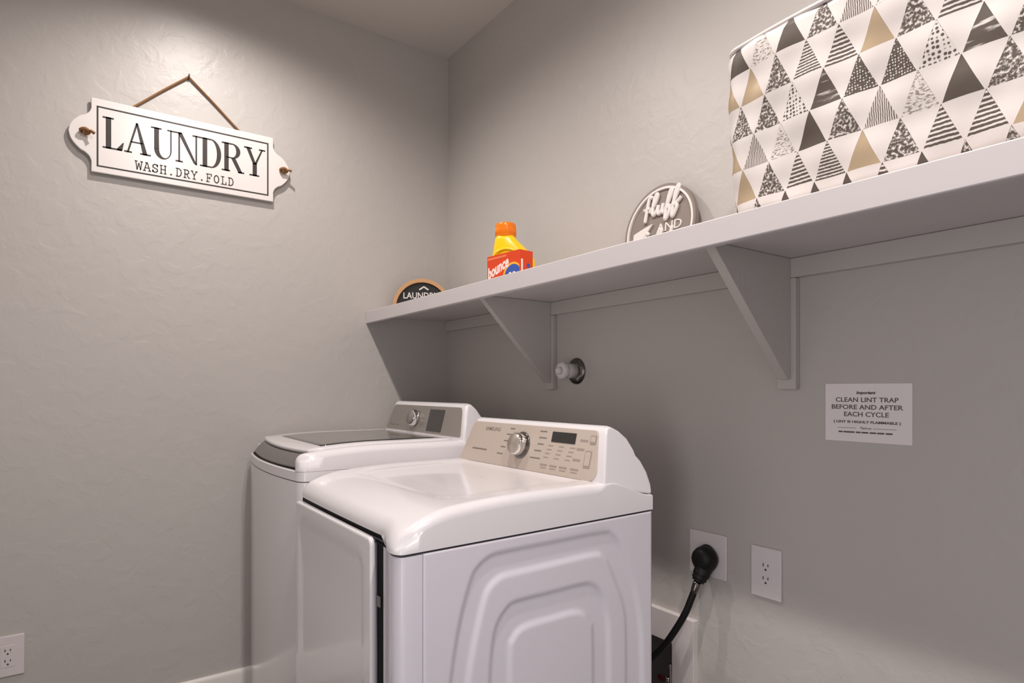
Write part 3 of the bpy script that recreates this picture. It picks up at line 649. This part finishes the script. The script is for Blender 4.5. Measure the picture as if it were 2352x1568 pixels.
def plan(u):
    """point and outward normal on the bin plan at arc length u; u = 0 is where the left front corner meets the flat front"""
    u = u % per; q = [(x0b+cr_, y0b, 0)]; x, y, a = x0b+cr_, y0b, 0.
    for kd, l in segs:
        if u <= l+1e-9:
            if kd == 'c':
                da = u/cr_; cx, cy = x-cr_*math.sin(a), y+cr_*math.cos(a); b = a+da
                return cx+cr_*math.sin(b), cy-cr_*math.cos(b), math.sin(b), -math.cos(b)
            return x+math.cos(a)*u, y+math.sin(a)*u, math.sin(a), -math.cos(a)
        if kd == 'c':
            cx, cy = x-cr_*math.sin(a), y+cr_*math.cos(a); a += math.pi/2; x, y = cx+cr_*math.sin(a), cy-cr_*math.cos(a)
        else: x += math.cos(a)*l; y += math.sin(a)*l
        u -= l
    return x, y, math.sin(a), -math.cos(a)
def soft(x, y, v):
    """the soft front leans out towards the rim and falls back at its left end"""
    return (.010-.034*v/TOPV)*(1 if y < 0 else max(0, 1-y/.1))+.015*max(0, min(1, (x0b+.19-x)/.19))**2*max(0, 1-(y-y0b)/.25)
def bmap(u, v):
    x, y, nx, ny_ = plan(u)
    q = 2*math.pi*u/per; wv = .0022*math.sin(q*9+v*17)+.0016*math.sin(q*19-v*43)+.0012*math.sin(v*90+q*3)
    e = 0
    if v < .022: e -= .010*(1-max(0, v)/.022)**2          # rounded foot
    if v > TOPV-.016: e -= .010*((v-TOPV+.016)/.016)**2    # rolled rim
    d = wv+e
    return (x+nx*d, y+ny_*d+soft(x, y, v), max(.0005, v))
bv, bf, bmi, buv = [], [], [], []
rows = {0: 'TSSSHSTTD', 1: 'GTHZGTHHG', 2: 'VLSTVLSTT', 3: 'TTDBWWDBT', 4: 'GTZHGTHTL', 5: 'SLSTVLTST'}
def tri_grid(A, B, C, mi, n=5):
    k = len(bv); idx = {}
    for i in range(n+1):
        for j in range(n+1-i):
            a, b = i/n, j/n; c = 1-a-b
            u = A[0]*c+B[0]*a+C[0]*b; v = min(TOPV, max(0, A[1]*c+B[1]*a+C[1]*b))
            idx[i, j] = len(bv); bv.append(bmap(u, v)); buv.append((u, v))
    for i in range(n):
        for j in range(n-i):
            bf.append((idx[i, j], idx[i+1, j], idx[i, j+1])); bmi.append(mi)
            if i+j < n-1: bf.append((idx[i+1, j], idx[i+1, j+1], idx[i, j+1])); bmi.append(mi)
for r in range(6):
    v0 = V0+r*PITCH_H; v1 = v0+PITCH_H; off = .0935+(0 if r % 2 else PB/2)
    # off is the u of a base vertex on this row, first drawn triangle is indexed from the left corner
    first = {0: -2, 1: -2, 2: -2, 3: -2, 4: -2, 5: -2}[r]
    for i in range(NT):
        ua = off+(first+i)*PB; g = .03*PB
        s_ = rows[r][i] if i < len(rows[r]) else random.choice('SGHZDWTVLB')
        tri_grid((ua+g, v0), (ua+PB-g, v0), (ua+PB/2, v1-g*.5), ST_.index(s_))
        tri_grid((ua+PB/2, v1), (ua+PB, v0), (ua+PB*1.5, v1), 0)
        # hairlines of cloth left of and right of the print
        tri_grid((ua, v0), (ua+g, v0), (ua+PB/2, v1), 0, 5); tri_grid((ua+PB-g, v0), (ua+PB, v0), (ua+PB/2, v1), 0, 5)
keep = [i for i, f in enumerate(bf) if (Vector(bv[f[1]])-Vector(bv[f[0]])).cross(Vector(bv[f[2]])-Vector(bv[f[0]])).length > 1e-9]
bf = [bf[i] for i in keep]; bmi = [bmi[i] for i in keep]
me = bpy.data.meshes.new('fabric_body'); me.from_pydata(bv, [], bf)
names = {'E': 'bin_cloth_white', 'S': 'bin_print_solid', 'G': 'bin_print_gold', 'H': 'bin_print_bars', 'Z': 'bin_print_thin_bars', 'D': 'bin_print_dots', 'W': 'bin_print_speckle', 'T': 'bin_print_scribble', 'V': 'bin_print_lines', 'L': 'bin_print_light_scribble', 'B': 'bin_print_brush'}
for q in ST_: me.materials.append(styl(names[q], kind=q, dark=(150, 138, 126) if q == 'L' else (112, 100, 90) if q == 'V' else (88, 78, 70)))
M['cloth'] = me.materials[0]
uvl = me.uv_layers.new(name='UVMap')
for p in me.polygons:
    p.material_index = bmi[p.index]; p.use_smooth = True
    for li in p.loop_indices: uvl.data[li].uv = buv[me.loops[li].vertex_index]
fb_ = bpy.data.objects.new('fabric_body', me); COL.objects.link(fb_); fb_.parent = bin_
# smooth the shading across the separate triangles with analytic normals
nr = []
for (u, v) in buv:
    e = .002; p0, p1 = Vector(bmap(u-e, v)), Vector(bmap(u+e, v)); va, vb = max(.001, v-e), min(TOPV, v+e); q0, q1 = Vector(bmap(u, va)), Vector(bmap(u, vb))
    nr.append((p1-p0).cross(q1-q0).normalized())
me.normals_split_custom_set_from_vertices(nr)
# rim cord, lining and bottom
NN = 160; ring = lambda off, v: [(p[0]+p[2]*off, p[1]+p[3]*off+soft(p[0], p[1], v), v) for p in (plan(per*i/NN) for i in range(NN))]
rg = []
for i in range(NN+1):
    x, y, nx, ny2 = plan(per*(i % NN)/NN); y += soft(x, y, TOPV); rg.append([(x+nx*(-.009+.0042*math.cos(a)), y+ny2*(-.009+.0042*math.cos(a)), TOPV+.0008+.0042*math.sin(a)) for a in (2*math.pi*j/8 for j in range(8))])
MB().rings(rg, cap0=False, cap1=False).build('rim', M['cloth'], bin_, smooth=True)
MB().rings([ring(-.012, TOPV), ring(-.012, .006), [(x*.02, y*.02, .006) for x, y, z in ring(-.012, .006)]], cap0=False).build('lining', M['cloth'], bin_, smooth=False)
MB().rings([ring(-.011, .0), ring(-.011, .004)]).build('base_board', M['cloth'], bin_)

# ------------------------------------------------------------------ things on the back wall
# capped pipe stub with chrome escutcheon
cpz, cpx = 1.261, .905
cp_ = empty('capped_pipe', (cpx, 0, cpz)); tag(cp_, 'white capped pipe stub with chrome wall flange under the shelf', 'pipe')
yf = lambda a, b, h: (a, -h, b)
MB().rings(lathe_rings([(.046, .0005), (.0455, .003), (.040, .008), (.031, .012), (.024, .0135), (.020, .014)], yf)).build('flange', M['nickel'], cp_, smooth=True)
mb = MB().rings(lathe_rings([(.0255, .008), (.0258, .052), (.025, .055), (.0285, .056), (.029, .060), (.0285, .070), (.027, .073), (.016, .074)], yf)).rings(lathe_rings([(.014, .072), (.0135, .084), (.011, .088), (.001, .0885)], yf, 6))
pcap = mb.build('pipe_cap', M['plastic_white'], cp_, smooth=True, bevel=0)
for i in range(6):
    a = math.pi/3*i+.3; c, sn = math.cos(a), math.sin(a); MB().tube([(.0275*c, -.058, .0275*sn), (.0275*c, -.072, .0275*sn)], .003, 6).build('grip_rib', M['plastic_white'], pcap, smooth=True)

# notice
NX0, NX1, NZ0, NZ1 = 1.778, 1.960, 1.0815, 1.211
no = empty('paper_notice', (NX0, 0, NZ0)); tag(no, 'small white CLEAN LINT TRAP notice stuck on the wall under the shelf', 'notice')
nw, nh = NX1-NX0, NZ1-NZ0
nf = lambda u, v, d: (u, -d-.0004, v)
sheet = MB().prism(rrect(0, nw, 0, nh, .0015, 2), 0, .0012, nf).build('sheet', M['paper'], no)
def nl(s, zc_, h, wd, bold=.0, shear=0): text('lettering', s, h, M['ink2'], sheet, lambda u, v, d: nf(nw*.492+u, nh*zc_+v, .0011+d), width=wd, depth=.0004, bold=bold, shear=shear)
nl('Important', .822, .0060, .041, .045, .25)
nl('CLEAN LINT TRAP', .685, .0098, .132, .016); nl('BEFORE AND AFTER', .560, .0098, .150, .016); nl('EACH CYCLE', .437, .0098, .094, .016)
nl('( LINT IS HIGHLY FLAMMABLE )', .322, .0052, .141, .035)
nl('Thank you', .222, .0048, .024, .01, .3)
mb = MB()
for a, b in ((.152, .375), (.575, .83)): mb.prism([(nw*a, nh*.232), (nw*b, nh*.232), (nw*b, nh*.238), (nw*a, nh*.238)], .0011, .0016, nf)
for a, b in ((.165, .215), (.225, .36), (.375, .43), (.44, .52), (.535, .61), (.62, .70), (.715, .79)): mb.prism([(nw*a, nh*.150), (nw*b, nh*.150), (nw*b, nh*.176), (nw*a, nh*.176)], .0011, .0016, nf)
mb.build('fine_print', M['ink2'], sheet)

# duplex outlets
def duplex(root, fn, w_, h_, pm=M['plate']):
    pl = MB().prism(rrect(-w_/2, w_/2, -h_/2, h_/2, .003, 3), 0, .006, fn).build('cover_plate', pm, root, bevel=.0022, seg=3, angle=50)
    ins = MB().prism(rrect(-.0175, .0175, -.034, .034, .001, 2), .0055, .0068, fn).build('receptacle', pm, root, bevel=.0006, seg=2)
    for zc_ in (.0165, -.0165):
        mb = MB()
        for x, hh_ in ((-.0066, .0042), (.0066, .0034)): mb.prism([(x-.0013, zc_+.003-hh_), (x+.0013, zc_+.003-hh_), (x+.0013, zc_+.003+hh_), (x-.0013, zc_+.003+hh_)], .0066, .0071, fn)
        mb.prism([(.0029*math.cos(R(a)), zc_-.0085+.0029*math.sin(R(a))) for a in range(0, 360, 30)], .0066, .0071, fn)
        mb.build('socket_slots', M['slot'], ins)
o1 = empty('wall_outlet', (1.629, 0, .737)); tag(o1, 'white duplex outlet right of the black plug on the back wall', 'outlet', 'duplex outlets')
duplex(o1, lambda u, v, d: (u, -d, v), .083, .127)
o2_ = empty('wall_outlet', (0, -1.598, .351)); tag(o2_, 'white duplex outlet low on the left wall at the photo edge', 'outlet', 'duplex outlets')
duplex(o2_, lambda u, v, d: (d, u, v), .083, .128)
# dryer receptacle
ro = empty('dryer_outlet', (1.4535, 0, .7455)); tag(ro, 'square white outlet plate behind the black dryer plug', 'outlet')
rf = lambda u, v, d: (u, -d, v)
MB().prism(rrect(-.0605, .0605, -.060, .060, .003, 3), 0, .006, rf).build('cover_plate', M['plate'], ro, bevel=.0025, seg=3, angle=50)
MB().rings(lathe_rings([(.027, .005), (.027, .0085), (.025, .0095), (.001, .0095)], lambda a, b, h: (a, -h, b))).build('receptacle', M['black'], ro)
# plug and cord
pc = empty('power_cord', (1.460, -.0100, .737)); tag(pc, 'thick black dryer power cord with plug in the square outlet', 'power cord')
mb = MB()
prof = [(.030, 0), (.0345, .004), (.0355, .012), (.0345, .022), (.031, .032), (.026, .039), (.016, .043), (.001, .044)]
rg = []
for r_, h_ in prof:
    ring_ = []
    for j in range(40):
        a = 2*math.pi*j/40; s = math.sin(a); zz = r_*s*(1.12 if s < 0 else 1); xx = r_*math.cos(a)*(1-.18*max(0, -s))
        ring_.append((xx, -h_-.0003, zz))
    rg.append(ring_)
mb.rings(rg)
plug = mb.build('plug', M['black'], pc, smooth=True)
MB().tube(smooth_path([(0, -.018, -.018), (-.001, -.026, -.034), (-.004, -.034, -.050), (-.006, -.038, -.058)], 5), [.024]*4+[.0225]*4+[.020]*4+[.0165]*4, 16).build('plug_neck', M['black'], plug, smooth=True)
MB().tube([(-.006, -.038, -.057), (-.0075, -.042, -.067), (-.010, -.045, -.080), (-.0125, -.0475, -.090)], [.0098, .0105, .0102, .0092], 16).build('strain_relief', M['nickel'], pc, smooth=True)
MB().tube(smooth_path([(-.0115, -.047, -.087), (-.018, -.052, -.110), (-.030, -.058, -.145), (-.052, -.066, -.19), (-.085, -.076, -.245), (-.125, -.088, -.295), (-.170, -.100, -.338), (-.22, -.11, -.37), (-.29, -.12, -.385), (-.36, -.15, -.37), (-.40, -.20, -.34), (-.41, -.2235, -.33)], 8), .0092, 14).build('cable', M['black'], pc, smooth=True)

# trimmed recess for the dryer hookups
vb = empty('hookup_box', ((HX0+HX1)/2, 0, HZ0)); tag(vb, 'painted casing around the dark recessed hookup box behind the dryer', 'box')
vx, vz = (HX0+HX1)/2, HZ0
hw_ = (HX1-HX0)/2; hh2 = HZ1-HZ0; cw = .077
lo = lambda x, z0, z1, d: [(-x, -d, z0), (x, -d, z0), (x, -d, z1), (-x, -d, z1)]
rg = [lo(hw_+cw, -.088, hh2+.086, .0003), lo(hw_+cw, -.088, hh2+.086, .019), lo(hw_, 0, hh2, .019), lo(hw_, 0, hh2, .0003)]
rg.append(rg[0]); MB().rings(rg, cap0=False, cap1=False).build('casing', M['trim'], vb, bevel=.002, seg=2)
mb = MB()
mb.box(-hw_+.0005, hw_-.0005, .100, .106, .0005, hh2-.0005)
mb.box(-hw_+.0005, -hw_+.004, .002, .0995, .0005, hh2-.0005); mb.box(hw_-.004, hw_-.0005, .002, .0995, .0005, hh2-.0005)
mb.box(-hw_+.0045, hw_-.0045, .002, .0995, .0005, .004); mb.box(-hw_+.0045, hw_-.0045, .002, .0995, hh2-.004, hh2-.0005)
mb.build('liner', M['recess'], vb)
sv = empty('supply_valve', (1.279, .0985, .324)); tag(sv, 'chrome supply valve with braided hose and red lever in the recess behind the dryer', 'valve')
vbody = MB().tube([(0, 0, 0), (0, -.030, 0), (.004, -.060, 0), (.014, -.076, .006)], [.011, .009, .010, .012], 14).build('valve_body', M['chrome'], sv, smooth=True)
hp = smooth_path([(.027, -.080, .060), (.028, -.080, .040), (.028, -.080, .0), (.027, -.080, -.03), (.022, -.072, -.066), (.008, -.04, -.082)], 9)
MB().tube(hp, [.0078 if i < 8 else .0062+.0012*(i % 2) for i in range(len(hp))], 12).build('braided_hose', M['chrome'], sv, smooth=True)
MB().prism(rrect(-.022, .004, -.001, .013, .004, 3), 0, .008, lambda u, v, d: (u, -.077-d, v)).build('lever', M['red'], vbody, bevel=.001, seg=2)
